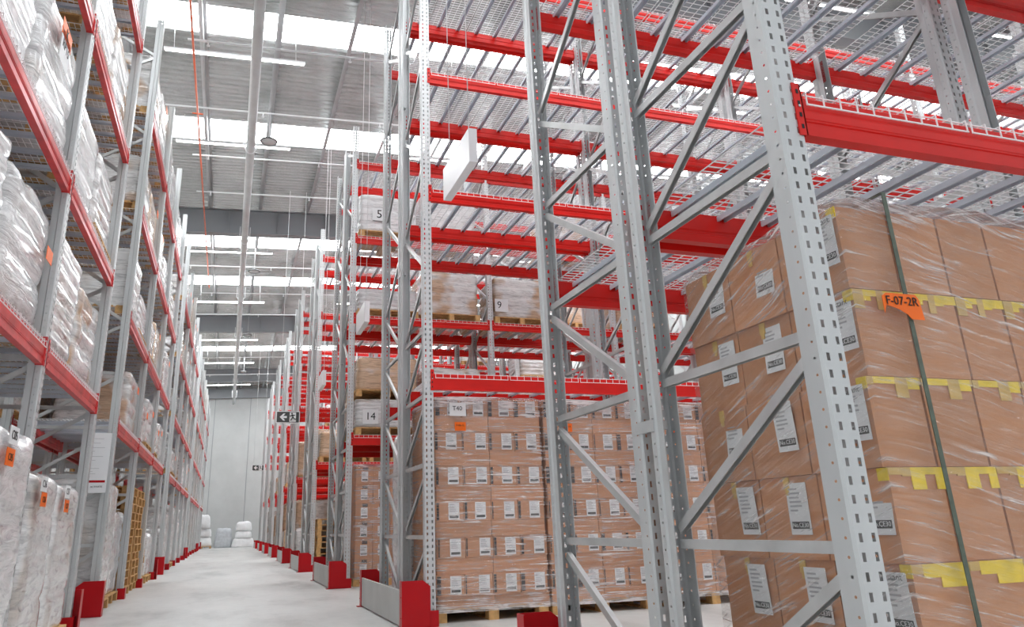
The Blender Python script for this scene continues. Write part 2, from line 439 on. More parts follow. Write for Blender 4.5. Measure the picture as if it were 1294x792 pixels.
for i, (y, n) in enumerate(blocks):
    if i: tag(ob('end_plate_guard', LG, None, (-1.86, y-.06, 0)), 'red steel guard plate on the floor at the near end of the %s' % blab[i], 'guard plate')
    tag(ob('end_plate_guard', LG, None, (-1.86, y+n*BAYL+.18, 0), (0,0,0), (1,-1,1)), 'red steel guard plate on the floor at the far end of the %s' % blab[i], 'guard plate')

# ------------------------------------------------------------------ pallets and loads
def pallet_mesh(w, d, h=.14):
    mb = MB()
    bt = .02; nb = 7; bw = d/nb*.78
    for k in range(nb):
        y = (d-bw)*k/(nb-1); mb.box(0,w,y,y+bw,h-bt,h)
    for x in (0,(w-.11)/2,w-.11):
        mb.box(x,x+.11,0,d,h-bt-.012,h-bt)
        for y in (0,(d-.14)/2,d-.14): mb.box(x,x+.11,y,y+.14,.014,h-bt-.012)
        mb.box(x,x+.11,0,d,0,.014)
    return mb.mesh('pallet', ['wood'])
def lump(seed, w, d, h, layers, bulge, rough, top, nx=12, ny=12, nz=32, mats=('wrap0',), taper=0.0, r=.09):
    """a wrapped stack of goods: rounded, bulging between layers"""
    rnd = random.Random(seed); o = Vector((rnd.random()*50, rnd.random()*50, rnd.random()*50))
    bm = bmesh.new(); bmesh.ops.create_cube(bm, size=1)
    me = bpy.data.meshes.new('wrapped_goods'); bm.free()
    vs = {}; mb = MB()
    lean = (rnd.uniform(-.02,.02), rnd.uniform(-.02,.02))
    def P(a, b, c):   # a,b,c in 0..1
        x = a*w; y = b*d; z = c*h
        # round the box
        q = Vector((min(max(x,r),w-r), min(max(y,r),d-r), min(z,h-r)))
        v = Vector((x,y,z))-q
        if v.length > 1e-6:
            m = max(abs(v.x),abs(v.y),abs(v.z)); v = v.normalized()*m
        n = Vector((x-w/2, y-d/2, 0)); n = Vector((n.x/w, n.y/d, 0))
        if n.length > 1e-6: n.normalize()
        ph = (c*layers) % 1.0
        g = bulge*(abs(math.sin(ph*PI))**.35-.7)*(1+.5*noise.noise(Vector((x*1.7,y*1.7,math.floor(c*layers)*5.3))+o))
        s = noise.noise(Vector((x*2.1,y*2.1,z*3.0))+o)*rough + noise.noise(Vector((x*7,y*7,z*11))+o)*rough*.2
        p = q+v+n*((g+s)*(1 if c < .97 else .5))
        k = 1-taper*c
        p.x = w/2+(p.x-w/2)*k+lean[0]*c; p.y = d/2+(p.y-d/2)*k+lean[1]*c
        if c > .5: p.z += noise.noise(Vector((x*2.4,y*2.4,0))+o)*top*(c-.5)*2
        return p
    def vid(i, j, k):
        key = (i,j,k)
        if key not in vs:
            vs[key] = len(mb.v); mb.v.append(tuple(P(i/nx, j/ny, k/nz)))
        return vs[key]
    def F(q): mb.f.append(q); mb.m.append(0); mb.sm.append(True); mb.uv.append(None)
    for k in range(nz):
        for i in range(nx):
            F([vid(i,0,k),vid(i+1,0,k),vid(i+1,0,k+1),vid(i,0,k+1)]); F([vid(i+1,ny,k),vid(i,ny,k),vid(i,ny,k+1),vid(i+1,ny,k+1)])
        for j in range(ny):
            F([vid(0,j+1,k),vid(0,j,k),vid(0,j,k+1),vid(0,j+1,k+1)]); F([vid(nx,j,k),vid(nx,j+1,k),vid(nx,j+1,k+1),vid(nx,j,k+1)])
    for i in range(nx):
        for j in range(ny):
            F([vid(i,j,nz),vid(i+1,j,nz),vid(i+1,j+1,nz),vid(i,j+1,nz)]); F([vid(i,j+1,0),vid(i+1,j+1,0),vid(i+1,j,0),vid(i,j,0)])
    return mb.mesh('wrapped_goods', list(mats))
PAL = pallet_mesh(1.24, 1.16)
GW, GD = 1.21, 1.08
LUMPS = []
specs = [(1,3,.045,.020,.08,'wrap0'),(2,5,.045,.014,.05,'wrap3'),(3,4,.030,.010,.03,'wrap1'),(4,7,.032,.010,.03,'wrap0'),(5,3,.016,.010,.02,'wrap2'),
         (6,5,.038,.018,.06,'wrap3'),(7,3,.035,.022,.08,'wrap1'),(8,4,.020,.008,.02,'wrap0')]
for sd, ly, bu, ro, tp, mt in specs: LUMPS.append(lump(sd, GW, GD, 1.0, ly, bu, ro, tp, mats=(mt,)))
def tagmesh(kind):
    mb = MB()
    if kind == 'orange': mb.box(0,.20,-.004,0,0,.115)
    elif kind == 'white':
        mb.box(0,.22,-.004,0,0,.12)
    else:
        mb.box(0,.30,-.004,0,0,.28)
    return mb.mesh(kind+'_tag', ['orange' if kind == 'orange' else 'white'])
TAG_O = tagmesh('orange'); TAG_W = tagmesh('white'); TAG_B = tagmesh('big')
TAG_R = MB().box(0,.34,-.004,0,0,.15).mesh('orange_tag', ['orange'])
def load(kind, label, loc, rz, hgt, tags=(), pal=True, sx=1, group=None, cat='pallet load', skirt=False):
    """loc: front-left-bottom corner, seen from the front"""
    t = thing('wrapped_pallet_load', label, cat, loc, rz, group)
    z = 0
    if pal: ob('wooden_pallet', PAL, t, (0.01 if skirt else 0,.075 if skirt else 0,0), (0,0,0), (sx*(.98 if skirt else 1),.9 if skirt else 1,1)); z = .075 if skirt else .14
    ob('wrapped_goods', LUMPS[kind], t, (.015*sx,.04,z), (0,0,0), (sx,1,hgt+(.065 if skirt else 0)))
    for tg in tags:
        me, x, zz = tg[0], tg[1], tg[2]
        p = ob({'orange_tag':'orange_tag','white_tag':'white_tag','big_tag':'white_tag'}[me.name if me.name in ('orange_tag','white_tag') else 'big_tag'], me, t, (x,-.022,zz))
        if len(tg) > 3: text('marking', tg[3], tg[4], p, (tg[5], -.006, tg[6]), FACE_NY)
    return t
# left rack loads: (bay block, bay, slot) -> shelf; local frame: rz=PI/2 so the front faces +X
shelfname = ['first','second','third','top']
def left_load(bi, bay, slot, lev, kind, hgt, tags=(), dx=0):
    y0, n = blocks[bi]
    w = 1.24
    yy = y0+bay*BAYL+PW+.05+slot*(w+.09)
    z = 0 if lev < 0 else LEVL[lev]+.013
    bayname = '%s bay' % ordn[bay]
    lab = '%s wrapped load, %s, %s, %s slot, %s' % (
        ['lumpy white','white bulging','white and tan','banded white','tan carton','milky white','baggy white-tan','smooth white'][kind],
        'on the floor' if lev < 0 else '%s shelf' % shelfname[lev], bayname, ['nearer','farther'][slot],
        blab[bi])
    return load(kind, lab, (XLF-.04+dx, yy, z), PI/2, hgt, tags, skirt=(bi+bay+slot+lev) % 3 != 0)
rl = random.Random(11)
OT = ('orange', )
# shelves of the left racks
left_load(0,0,1,1,0,.98,[(TAG_R,.28,.80,'K',.13,.17,.075),(TAG_B,.30,.58,'RP15',.11,.16,.17)],dx=.02)
left_load(0,0,0,1,5,.95)
left_load(0,0,1,0,0,.95,[(TAG_O,.95,.62)]); left_load(0,0,0,0,5,.98)
left_load(0,1,0,0,3,1.0); left_load(0,1,1,0,6,.86)
left_load(0,1,0,1,7,.86); left_load(0,1,1,1,2,.92)
left_load(0,0,1,2,7,.9); left_load(0,1,0,2,5,.80); left_load(0,1,1,2,2,.95)
left_load(0,0,0,2,5,.9)
left_load(0,1,0,3,1,.9); left_load(0,1,1,3,3,1.16)
for bay in range(3):
    for slot in range(2):
        for lev in range(4):
            if (bay,slot,lev) in ((0,0,0),): continue
            k = rl.choice([0,1,5,7,3,2,6] if (bay+slot+lev) % 3 else [4,2,3,7])
            hg = rl.uniform(.95,1.3) if lev == 3 else rl.uniform(.62,1.0)
            tg = [(TAG_O, rl.uniform(.15,.9), hg*.8)] if rl.random() < .45 else []
            left_load(1,bay,slot,lev,k,hg,tg)
for bi in (2,3,4):
    for bay in range(blocks[bi][1]):
        for slot in range(2):
            for lev in range(4):
                if rl.random() < .10: continue
                k = rl.choice([0,1,5,7,3,2,4]); hg = rl.uniform(.9,1.25) if lev == 3 else rl.uniform(.62,1.02)
                tg = [(TAG_O, rl.uniform(.15,.9), hg*.8)] if rl.random() < .4 and bi == 2 else []
                left_load(bi,bay,slot,lev,k,hg,tg)
# the back halves of the first blocks, facing away from the aisle
for bi in (0,1,2):
    y0, n = blocks[bi]
    rack('pallet rack half behind the %s, facing away from the aisle' % blab[bi], (XLF-2*DEP-.09, y0, 0), PI/2, -1, BAYL, n, LEVL, 0, 'redpale')
    for bay in range(n):
        for slot in range(2):
            for lev in (-1,0,1,2):
                if (bi == 0 and lev == -1) or rl.random() < .15: continue
                load(rl.choice([0,2,4,5,3]), 'wrapped load behind the %s, %s, %s bay, %s slot' % (blab[bi], 'on the floor' if lev < 0 else '%s shelf' % shelfname[lev], ordn[bay], ['nearer','farther'][slot]),
                     (XLF-DEP-.13, y0+bay*BAYL+PW+.05+slot*1.33, 0 if lev < 0 else LEVL[lev]+.013), PI/2, rl.uniform(.6,.95) if lev >= 0 else rl.uniform(1.2,1.7))
# loads standing on the floor, left
def floor_load(kind, label, x, y, hgt, tags=(), sx=1, pal=True): return load(kind, label, (x, y, 0), PI/2, hgt, tags, pal, sx)
floor_load(5,'tall white wrapped load on the floor marked C05, beside the C16 load', -1.42, 5.36, 1.62, [(TAG_W,.26,1.60,'C05',.085,.11,.06),(TAG_O,.25,1.46,'C05',.07,.10,.055)])
floor_load(7,'white wrapped floor load marked C16 between the tall C05 load and the C17 load', -1.50, 7.08, 1.40, [(TAG_W,.02,1.37,'C16',.085,.11,.06),(TAG_O,.08,1.25,'C16',.07,.10,.055)], .80)
floor_load(7,'white wrapped floor load marked C17 beside the white notice board', -1.51, 8.14, 1.37, [(TAG_W,.04,1.36,'C17',.085,.11,.06),(TAG_O,.08,1.23,'C17',.07,.10,.055)], .92)
floor_load(3,'tall white banded load on the floor just behind the white notice board', -1.58, 11.66, 1.62)
floor_load(5,'white wrapped bags on the floor beyond the tall banded load', -1.62, 13.0, 1.25)
for bi in (2,3,4):
    for bay in range(blocks[bi][1]):
        for slot in range(2):
            if rl.random() < .12: continue
            left_load(bi,bay,slot,-1,rl.choice([0,5,7,3,2]),rl.uniform(.9,1.9))
def pallet_stack(n, x, y, rz, where, z0=0):
    for k in range(n):
        tag(ob('wooden_pallet', PAL, None, (x+rl.uniform(-.02,.02), y+rl.uniform(-.02,.02), z0+k*.1405), (0,0,rz)), 'empty wooden pallet %s, %s' % (where, ('lowest' if k == 0 else 'topmost' if k == n-1 else '%s from the bottom' % (['','second','third','fourth','fifth','sixth','seventh','eighth','ninth','tenth','eleventh','twelfth','thirteenth','fourteenth'][k]))), 'pallet', 'stacked empty pallets')
pallet_stack(13, -1.62, 14.48, PI/2, 'in the stack past the white bags')
pallet_stack(13, -1.62, 15.82, PI/2, 'in the second stack past the white bags')
pallet_stack(5, -1.66, 17.3, PI/2, 'in the low stack by the aisle')
left_load(1,2,1,-1,0,.9)

# ------------------------------------------------------------------ carton stacks
ON = ['top','second','third','fourth','fifth','sixth','seventh','eighth','ninth','tenth','eleventh','bottom']
def carton_mesh(w, d, h, m='card', tape=True):
    mb = MB(); e = .004
    bx = [(e,e,0),(w-e,e,0),(w-e,d-e,0),(e,d-e,0),(e,e,h-.002),(w-e,e,h-.002),(w-e,d-e,h-.002),(e,d-e,h-.002)]
    mb.add([(x, y, z) for x, y, z in bx], [(0,3,2,1),(4,5,6,7),(0,1,5,4),(1,2,6,5),(2,3,7,6),(3,0,4,7)], 0)
    return mb.mesh('carton', [m, 'black'])
def ship_label(w, h, lines=5, bar=True):
    """a paper label with printed lines and a dark bar near the foot; faces -Y"""
    mb = MB(); mb.box(0,w,-.0015,0,0,h,0)
    rn = random.Random(3)
    for k in range(lines):
        z = h*(.90-.10*k*5/max(lines,5)); mb.box(w*.12,w*(.45+.4*rn.random()),-.0022,-.0015,z-.006*h/.17,z,1)
    if bar: mb.box(w*.10,w*.92,-.0022,-.0015,h*.11,h*.25,2)
    return mb.mesh('shipping_label', ['white','paleink','darkgrey'])
LAB_S = ship_label(.128,.188); LAB_F = ship_label(.125,.215,6)
def film_mesh(x0,x1,y0,y1,z0,z1,seed,amp=.012,mats=('film',)):
    o = Vector((seed*3.1,seed*1.7,0)); mb = MB(); vs = {}
    nx, ny, nz = 14, 12, 26
    def vid(i,j,k):
        if (i,j,k) not in vs:
            x = x0+(x1-x0)*i/nx; y = y0+(y1-y0)*j/ny; z = z0+(z1-z0)*k/nz
            n = Vector((1 if i == nx else -1 if i == 0 else 0, 1 if j == ny else -1 if j == 0 else 0, 1 if k == nz else 0))
            s = noise.noise(Vector((x*4,y*4,z*5))+o)*amp+amp*.4
            if (i in (0,nx)) and (j in (0,ny)): s = -.006
            vs[(i,j,k)] = len(mb.v); mb.v.append((x+n.x*s, y+n.y*s, z+n.z*s))
        return vs[(i,j,k)]
    def F(q): mb.f.append(q); mb.m.append(0); mb.sm.append(True); mb.uv.append(None)
    for k in range(nz):
        for i in range(nx):
            F([vid(i,0,k),vid(i+1,0,k),vid(i+1,0,k+1),vid(i,0,k+1)]); F([vid(i+1,ny,k),vid(i,ny,k),vid(i,ny,k+1),vid(i+1,ny,k+1)])
        for j in range(ny):
            F([vid(0,j+1,k),vid(0,j,k),vid(0,j,k+1),vid(0,j+1,k+1)]); F([vid(nx,j,k),vid(nx,j+1,k),vid(nx,j+1,k+1),vid(nx,j,k+1)])
    for i in range(nx):
        for j in range(ny): F([vid(i,j,nz),vid(i+1,j,nz),vid(i+1,j+1,nz),vid(i,j+1,nz)])
    return mb.mesh('stretch_wrap', list(mats))

# F-07-2R stack: six layers, five cartons wide, three deep; labels on the narrow left side
FX, FY, FW, FD = 2.36, 2.25, .272, .372
fz = [.14,.465,.82,1.165,1.515,1.875,2.235]
PF = pallet_mesh(1.42, 1.16)
tag(ob('wooden_pallet', PF, None, (FX-.02, FY-.01, 0)), 'wooden pallet on the floor under the F-07-2R cartons', 'pallet')
rr = random.Random(5)
jit = [(.03,-.015),(.012,-.01),(0,.0),(-.012,.006),(.0,.004),(-.016,-.004)]
for L in range(6):
    h = fz[L+1]-fz[L]
    cm = carton_mesh(FW, FD, h)
    tp = MB()                       # yellow tape over the top edge, hanging down raggedly
    rt = random.Random(40+L)
    x = 0
    while x < FW:
        ww = rt.uniform(.03,.085); dz = rt.choice([.03,.036,.042,.05,.085])
        x2 = min(FW, x+ww); tp.box(x, x2, -.002, .0015, h-dz, h-.003, 0 if rt.random() < .6 else 1)
        x = x2
    tpm = tp.mesh('tape', ['yellow','tapepale'])
    tp2 = MB(); tp2.box(-.002,.0015,.0,.05,h-.05,h-.003,0); tp2m = tp2.mesh('tape', ['yellow'])
    tp3 = MB(); tp3.box(-.002,.0015,FD*.45,FD*.55,h-.055,h-.003,0); tp3.box(-.002,.0015,FD*.47,FD*.53,h-.08,h-.055,0); tp3m = tp3.mesh('tape', ['tapepale'])
    jx, jy = jit[L]
    cells = [(i,0) for i in range(5)]+[(0,1),(0,2)]
    for (i, j) in cells:
        where = ('%s along the front' % (['corner one','second','third','fourth','fifth'][i])) if j == 0 else ('%s one back from the corner' % ['','second','third'][j])
        c = tag(ob('carton', cm, None, (FX+jx+i*FW+.004*i, FY+jy+j*FD, fz[L])), 'large brown carton of the F-07-2R load, %s layer, %s' % (['bottom','fifth','fourth','third','second','top'][L], where), 'carton', 'cartons of the F-07-2R load')
        if j == 0 and L < 5: ob('tape', tpm, c)
        if i == 0:
            if j == 0: ob('tape', tp2m, c, (0,0,0))
            else: ob('tape', tp3m, c)
            yy = {0: .02, 1: .05, 2: .05}[j] if L % 2 else {0: .015, 1: .07, 2: .03}[j]
            lb = ob('shipping_label', LAB_F, c, (-.001, yy+.125, h-.245), (rr.uniform(-.06,.06), 0, -PI/2))
            if j == 0: text('label_print', 'Instant', .034, lb, (.062,-.0026,.198), FACE_NY, 'darkgrey', .0002)
            text('label_print', 'No.CE30', .026, lb, (.063,-.0030,.039), FACE_NY, 'white', .0003)
sw = MB()
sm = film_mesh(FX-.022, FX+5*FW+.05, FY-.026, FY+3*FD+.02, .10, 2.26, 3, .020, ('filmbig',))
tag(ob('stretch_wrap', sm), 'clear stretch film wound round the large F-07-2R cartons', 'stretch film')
t = MB()
t.bar((FX+.215,FY-.050,2.30),(FX+.235,FY-.046,.14),.022,.003,(0,-1,0))
t.bar((FX+.215,FY-.050,2.30),(FX+.215,FY+1.14,2.30),.022,.003,(0,0,1))
tag(ob('packing_strap', t.mesh('strap',['strap'])), 'dark green packing strap down the front of the F-07-2R load', 'strap')
m = MB(); pts = [(0,.02),(0,.09),(.022,.105),(.175,.105),(.19,.085),(.20,0),(.135,0),(.115,.02),(.075,.04),(.015,.055)]
m.add([(x,0,z) for x,z in pts]+[(x,.002,z) for x,z in pts], [tuple(range(9,-1,-1))[::-1], tuple(range(19,9,-1))]+[(i,i+10,(i+1)%10+10,(i+1)%10) for i in range(10)])
o = tag(ob('location_tag', m.mesh('orange_tag',['orange']), None, (2.435, FY-.066, 1.735)), 'torn orange card printed F-07-2R stuck on the large cartons', 'tag')
text('marking', 'F-07-2R', .052, o, (.096,-.003,.072), FACE_NY, 'black', .0006)

# the carton stacks of the second row: label layers of four, plain layers of two
CW = .33
cmL = carton_mesh(CW, .575, .222); cmP = carton_mesh(.66, .575, .168); cmP0 = carton_mesh(.66, .575, .122)
marks = MB(); rm = random.Random(8)
def mark_mesh(seed):
    r_ = random.Random(seed); mb = MB(); z = .015; w = r_.choice([.014,.03,.045,.05])
    while z < .20:
        dz = r_.uniform(.02,.06); mb.box(0,w,-.001,0,z,min(z+dz,.205),0); z += dz+r_.uniform(.002,.006)
    return mb.mesh('printed_mark', ['black'])
MARK = [mark_mesh(k) for k in range(6)]
def carton_stack(x0, y0, name, seed, tagtxt, big=None, nlay=6, side=True):
    rs = random.Random(seed)
    tag(ob('wooden_pallet', PAL, None, (x0-.0, y0+.02, 0), (0,0,0), (1.06,1,1)), 'wooden pallet on the floor under %s' % name, 'pallet')
    z = .142; row = 0
    for L in range(nlay*2):
        plain = L % 2 == 0
        h = .122 if L == 0 else (.168 if plain else .222)
        jx = rs.uniform(-.012,.012); jy = rs.uniform(-.008,.008)
        me = cmP0 if L == 0 else (cmP if plain else cmL)
        cols = 2 if plain else 4
        lay = 'bottom' if L == 0 else 'top' if L == nlay*2-1 else '%s from bottom' % ordn[L] if L < 9 else '%s from top' % ordn[nlay*2-1-L]
        for i in range(cols):
            for j in ((0,1) if (side and i == 0) else (0,)):
                c = tag(ob('carton', me, None, (x0+jx+i*(.66 if plain else CW), y0+jy+j*.575, z)),
                    'brown carton of %s, layer %s, %s column%s' % (name, lay, (['first wide','second wide'][i] if plain else ordn[i]), ' behind' if j else ''), 'carton', 'cartons of %s' % name)
                if not plain and j == 0:
                    ob('shipping_label', LAB_S, c, (.150+rs.uniform(-.02,.02), .002, .018))
                    ob('printed_mark', rs.choice(MARK), c, (.004+rs.uniform(0,.012), .003, 0))
        z += h
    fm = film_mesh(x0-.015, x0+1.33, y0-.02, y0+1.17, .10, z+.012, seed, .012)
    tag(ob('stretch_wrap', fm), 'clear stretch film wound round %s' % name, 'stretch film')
    m = MB(); m.box(0,.135,-.002,0,0,.10)
    o = tag(ob('location_tag', m.mesh('orange_tag',['orange']), None, (x0+.23, y0-.042, z-.385)), 'orange location card near the top of %s' % name, 'tag')
    text('marking', tagtxt, .032, o, (.068,-.003,.062), FACE_NY, 'black', .0004)
    if big:
        m = MB(); m.box(0,.20,-.002,0,0,.155)
        o = tag(ob('paper_sign', m.mesh('paper',['white']), None, (x0+.17, y0-.042, z-.215)), 'white paper marked %s on the top layer of the carton stack' % big, 'paper sign')
        text('marking', big, .075, o, (.095,-.003,.088), FACE_NY, 'black', .001)
    return z
carton_stack(2.235, 8.38, 'the T40 stack', 2, 'F-06-1L', 'T40')
carton_stack(3.60, 8.385, 'the stack beside T40', 4, 'F-06-1R')
carton_stack(5.115, 8.385, 'the third carton stack', 6, 'F-05-2L')
def small_stack(x0, y0, z0, name, seed, nl=6, m='card', cw=.33, ch=.33, lab=True):
    rs = random.Random(seed); me = carton_mesh(cw,.575,ch,m)
    for L in range(nl):
        for i in range(int(round(1.32/cw))):
            c = tag(ob('carton', me, None, (x0+i*cw+rs.uniform(-.004,.004), y0+rs.uniform(-.01,.01), z0+L*ch)), 'brown carton %s, %s layer up, %s across' % (name, ordn[L], ordn[i]), 'carton', 'cartons %s' % name)
            if lab: ob('shipping_label', LAB_S, c, (.10,.002,.05)); 
            if lab: ob('printed_mark', MARK[0], c, (.13,.003,.0), (0,0,0), (2,1,.3)).location.z = ch*.75
small_stack(2.28, 14.36, .14, 'of the floor stack under load 14', 5)
tag(ob('wooden_pallet', PAL, None, (2.26,14.34,0), (0,0,0), (1.08,1,1)), 'wooden pallet under the floor stack in the load-14 row', 'pallet')
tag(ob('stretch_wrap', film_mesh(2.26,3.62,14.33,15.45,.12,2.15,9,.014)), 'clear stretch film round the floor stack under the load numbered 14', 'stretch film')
small_stack(3.62, 14.36, .14, 'of the neighbour stack beside that one', 15)
# shelf loads in the right-hand rows
def right_load(ri, back, bay, slot, lev, kind, hgt, lab, tags=(), z0=None, pal=True):
    y = ROWY[ri] if not back else ROWY[ri]+DEP+(.24 if ri == 1 else .06)
    x = XR+bay*BAYR+PW+.05+slot*1.33
    z = (LEVR[lev]+.013 if lev >= 0 else 0) if z0 is None else z0
    return load(kind, lab, (x, y+.03, z), 0, hgt, tags, pal)
BG = TAG_B
right_load(2,0,0,0,0,3,.56,'cream wrapped load numbered 14 on the first shelf by the aisle',[(BG,.13,.20,'14',.20,.15,.14)])
right_load(2,0,0,0,0,4,.66,'brown carton load stacked on top of the load numbered 14',[],2.68+.013+.73)
right_load(2,0,0,1,0,2,1.25,'pink-tinted wrapped load beside the load numbered 14')
right_load(2,0,1,0,0,4,1.0,'brown carton load on the first shelf beyond the load numbered 14, second bay')
right_load(2,0,1,1,0,6,1.1,'brown and clear wrapped load on the first shelf, second bay of the load-14 row')
right_load(2,0,0,1,1,2,.95,'pale wrapped load on the second shelf beside the load numbered 9')
right_load(2,0,1,0,1,2,.92,'pale wrapped load numbered 9 on the second shelf',[(BG,.0,.24,'9',.22,.10,.14)])
right_load(2,0,0,0,1,5,.45,'low white load on the second shelf by the aisle')
right_load(2,0,0,0,2,5,.85,'white wrapped load numbered 5 on the third shelf by the aisle',[(BG,.26,.36,'5',.26,.15,.14)])
right_load(2,0,0,1,2,0,1.0,'white wrapped load beside the load numbered 5 on the third shelf')
right_load(2,0,1,1,2,2,.9,'pale wrapped load on the third shelf, second bay')
right_load(2,0,2,0,0,4,1.1,'tan carton load on the first shelf, third bay of the load-14 row')
right_load(2,0,2,1,0,3,1.1,'banded white load on the first shelf, third bay, farther slot')
right_load(2,0,2,0,1,4,.8,'tan carton load on the second shelf, third bay')
right_load(2,0,1,0,-1,2,1.7,'wrapped floor load in the second bay of the load-14 row')
right_load(2,0,1,1,-1,4,1.7,'tan floor load in the second bay of the load-14 row')
rq = random.Random(21)
kd = ['lumpy white','white bulging','white and tan','banded white','tan carton','milky white','baggy white-tan','smooth white']
for ri in range(3, 9):
    for bay in range(min(nbays[ri], 3)):
        for slot in range(2):
            for lev in (-1,0,1,2):
                if bay == 0 and slot == 0 and lev == -1 and ri == 3: continue
                if rq.random() < (.1 if lev < 1 else .72) or (bay == 0 and lev > 0): continue
                k = rq.choice([4,4,2,3,6,4]); hg = rq.uniform(.75,1.2) if lev > 0 else (rq.uniform(.5,.9) if bay == 0 else rq.uniform(1.2,1.7))
                right_load(ri,0,bay,slot,lev,k,hg,'%s load %s, %s bay, %s slot, %s' % (kd[k], 'on floor' if lev < 0 else '%s shelf' % shelfname[lev], ordn[bay], ['nearer','farther'][slot], rowfind[ri]))
for ri in range(2, 8):
    for bay in (0,1):
        for slot in (0,1):
            for lev in (-1,0):
                k = rq.choice([4,4,2,4])
                right_load(ri,1,bay,slot,lev,k,rq.uniform(1.5,2.0) if lev < 0 else rq.uniform(.7,1.2),'%s load, back half, %s, %s bay, %s slot, %s' % (kd[k], 'floor' if lev < 0 else 'first shelf', ordn[bay], ['nearer','farther'][slot], rowfind[ri]))
pallet_stack(9, 2.24, 20.15, 0, 'in the stack of the fourth cross row')
# through-view: wrapped loads on the back side of the second row
right_load(1,1,0,0,-1,5,2.1,'grey-white wrapped load on the floor behind the T40 carton stack')

# ------------------------------------------------------------------ signs
b = MB(); b.box(0,.34,0,.012,0,.80); b.box(.02,.32,-.002,0,.135,.165,1)
for k, (z, w_) in enumerate([(.72,.22),(.66,.18),(.60,.24),(.55,.12),(.48,.23),(.43,.14),(.38,.06),(.32,.20),(.28,.12),(.25,.16),(.21,.10)]):
    b.box(.03,.03+w_,-.002,0,z,z+.004,2)
b.add([(.065,-.003,.045),(.085,-.003,.06),(.115,-.003,.105),(.08,-.003,.11),(.07,-.003,.085),(.095,-.003,.09),(.08,-.003,.07),(.06,-.003,.075)], [(0,1,2,3,4,5,6,7)], 1)
o = tag(ob('notice_board', b.mesh('notice',['signwhite','guard','paleink','darkgrey']), None, (-1.93, 11.42, 1.56)), 'white printed notice board with a red line hung at the end of the notice-board block', 'sign')
text('marking', 'ACTIVATE', .032, o, (.22,-.003,.078), FACE_NY, 'black', .0004)
def exit_sign(loc, label, s=1.0):
    t = thing('exit_sign', label, 'exit sign', loc, 0, None, (s,s,s))
    b = MB(); b.box(0,.66,0,.05,0,.34,0); b.box(.02,.64,-.004,0,.02,.32,1); b.box(.375,.555,-.006,-.004,.035,.305,2)
    ob('sign_body', b.mesh('sign',['signwhite','darkgrey','signwhite']), t)
    a = MB(); y = -.007
    a.add([(.10,y,.17),(.20,y,.27),(.255,y,.27),(.20,y,.20),(.30,y,.20),(.30,y,.14),(.20,y,.14),(.255,y,.07),(.20,y,.07)], [(0,8,7,6,5,4,3,2,1)])
    ob('arrow', a.mesh('arrow',['signwhite']), t)
    r = MB(); y = -.014; r.rod((.44,y+.006,.272),(.44,y,.272),.022,10)
    for p in ([(.44,.24),(.475,.165)],[(.475,.165),(.51,.115)],[(.51,.115),(.555,.115)],[(.47,.17),(.44,.12)],[(.44,.12),(.405,.075)],[(.445,.235),(.415,.20)],[(.415,.20),(.38,.20)],[(.455,.23),(.50,.21)],[(.50,.21),(.52,.235)]):
        r.bar((p[0][0],y,p[0][1]),(p[1][0],y,p[1][1]),.006,.030,(0,0,1) if abs(p[0][0]-p[1][0])>.03 else (1,0,0))
    ob('running_figure', r.mesh('figure',['darkgrey']), t)
    w = MB()
    for x in (.08,.58): w.rod((x,.025,.34),(x,.025,(11.2-loc[2])/s),.006,5)
    ob('hanging_wire', w.mesh('wire',['thinpipe']), t)
exit_sign((1.16, 21.9, 3.93), 'dark exit sign with white arrow, the nearer of the two hung over the aisle')
exit_sign((1.15, 43.0, 4.15), 'smaller-looking dark exit sign farther down the aisle before the end wall', .95)
def aisle_box(loc, label):
    t = thing('aisle_marker_box', label, 'hanging sign', loc)
    b = MB(); b.box(0,.085,0,.92,0,.36)
    ob('box_body', b.mesh('box',['signwhite']), t)
    w = MB()
    for y in (.12,.80): w.rod((.042,y,.36),(.042,y,11.6-loc[2]),.005,5)
    ob('hanging_wire', w.mesh('wire',['thinpipe']), t)
aisle_box((1.98, 6.02, 4.30), 'white box sign hanging between the F-07-2R row and the T40 row')
aisle_box((2.0, 12.0, 4.32), 'white box sign hanging between the T40 row and the row behind')
aisle_box((2.0, 18.0, 4.34), 'third white box sign hanging farther down the aisle')

# ------------------------------------------------------------------ sacks by the end wall
def sack(label, loc, w, d, h, seed, m):
    me = lump(seed, w, d, h, 1, .06, .05, .05, 10, 8, 8, (m,), .18, min(.16,h*.45))
    return tag(ob('sack', me, None, loc), label, 'sack')
tag(ob('wooden_pallet', PAL, None, (-2.1,55.6,0)), 'wooden pallet under the pile of three sacks beside the racks at the end wall', 'pallet')
sack('white sack at the bottom of the sack pile beside the racks', (-2.05,55.65,.14),1.22,1.1,.62,31,'bagwhite')
sack('white sack in the middle of the sack pile beside the racks', (-2.05,55.7,.75),1.15,1.05,.55,32,'bagwhite')
sack('large white sack on top of the sack pile beside the racks', (-2.1,55.7,1.29),1.1,1.05,.9,33,'bagwhite')
sack('grey wrapped sack standing alone in the middle of the end wall', (-.72,56.4,0),1.2,1.0,1.28,34,'baggrey')
sack('wide white sack at the bottom of the wide sack pile by the end wall', (.42,56.2,0),1.55,1.1,.62,35,'bagwhite')
sack('white sack second from the floor of the wide sack pile by the end wall', (.62,56.25,.60),1.15,1.0,.50,36,'bagwhite')
sack('white sack on top of the wide sack pile by the end wall', (.66,56.3,1.08),1.1,.95,.62,37,'bagwhite')

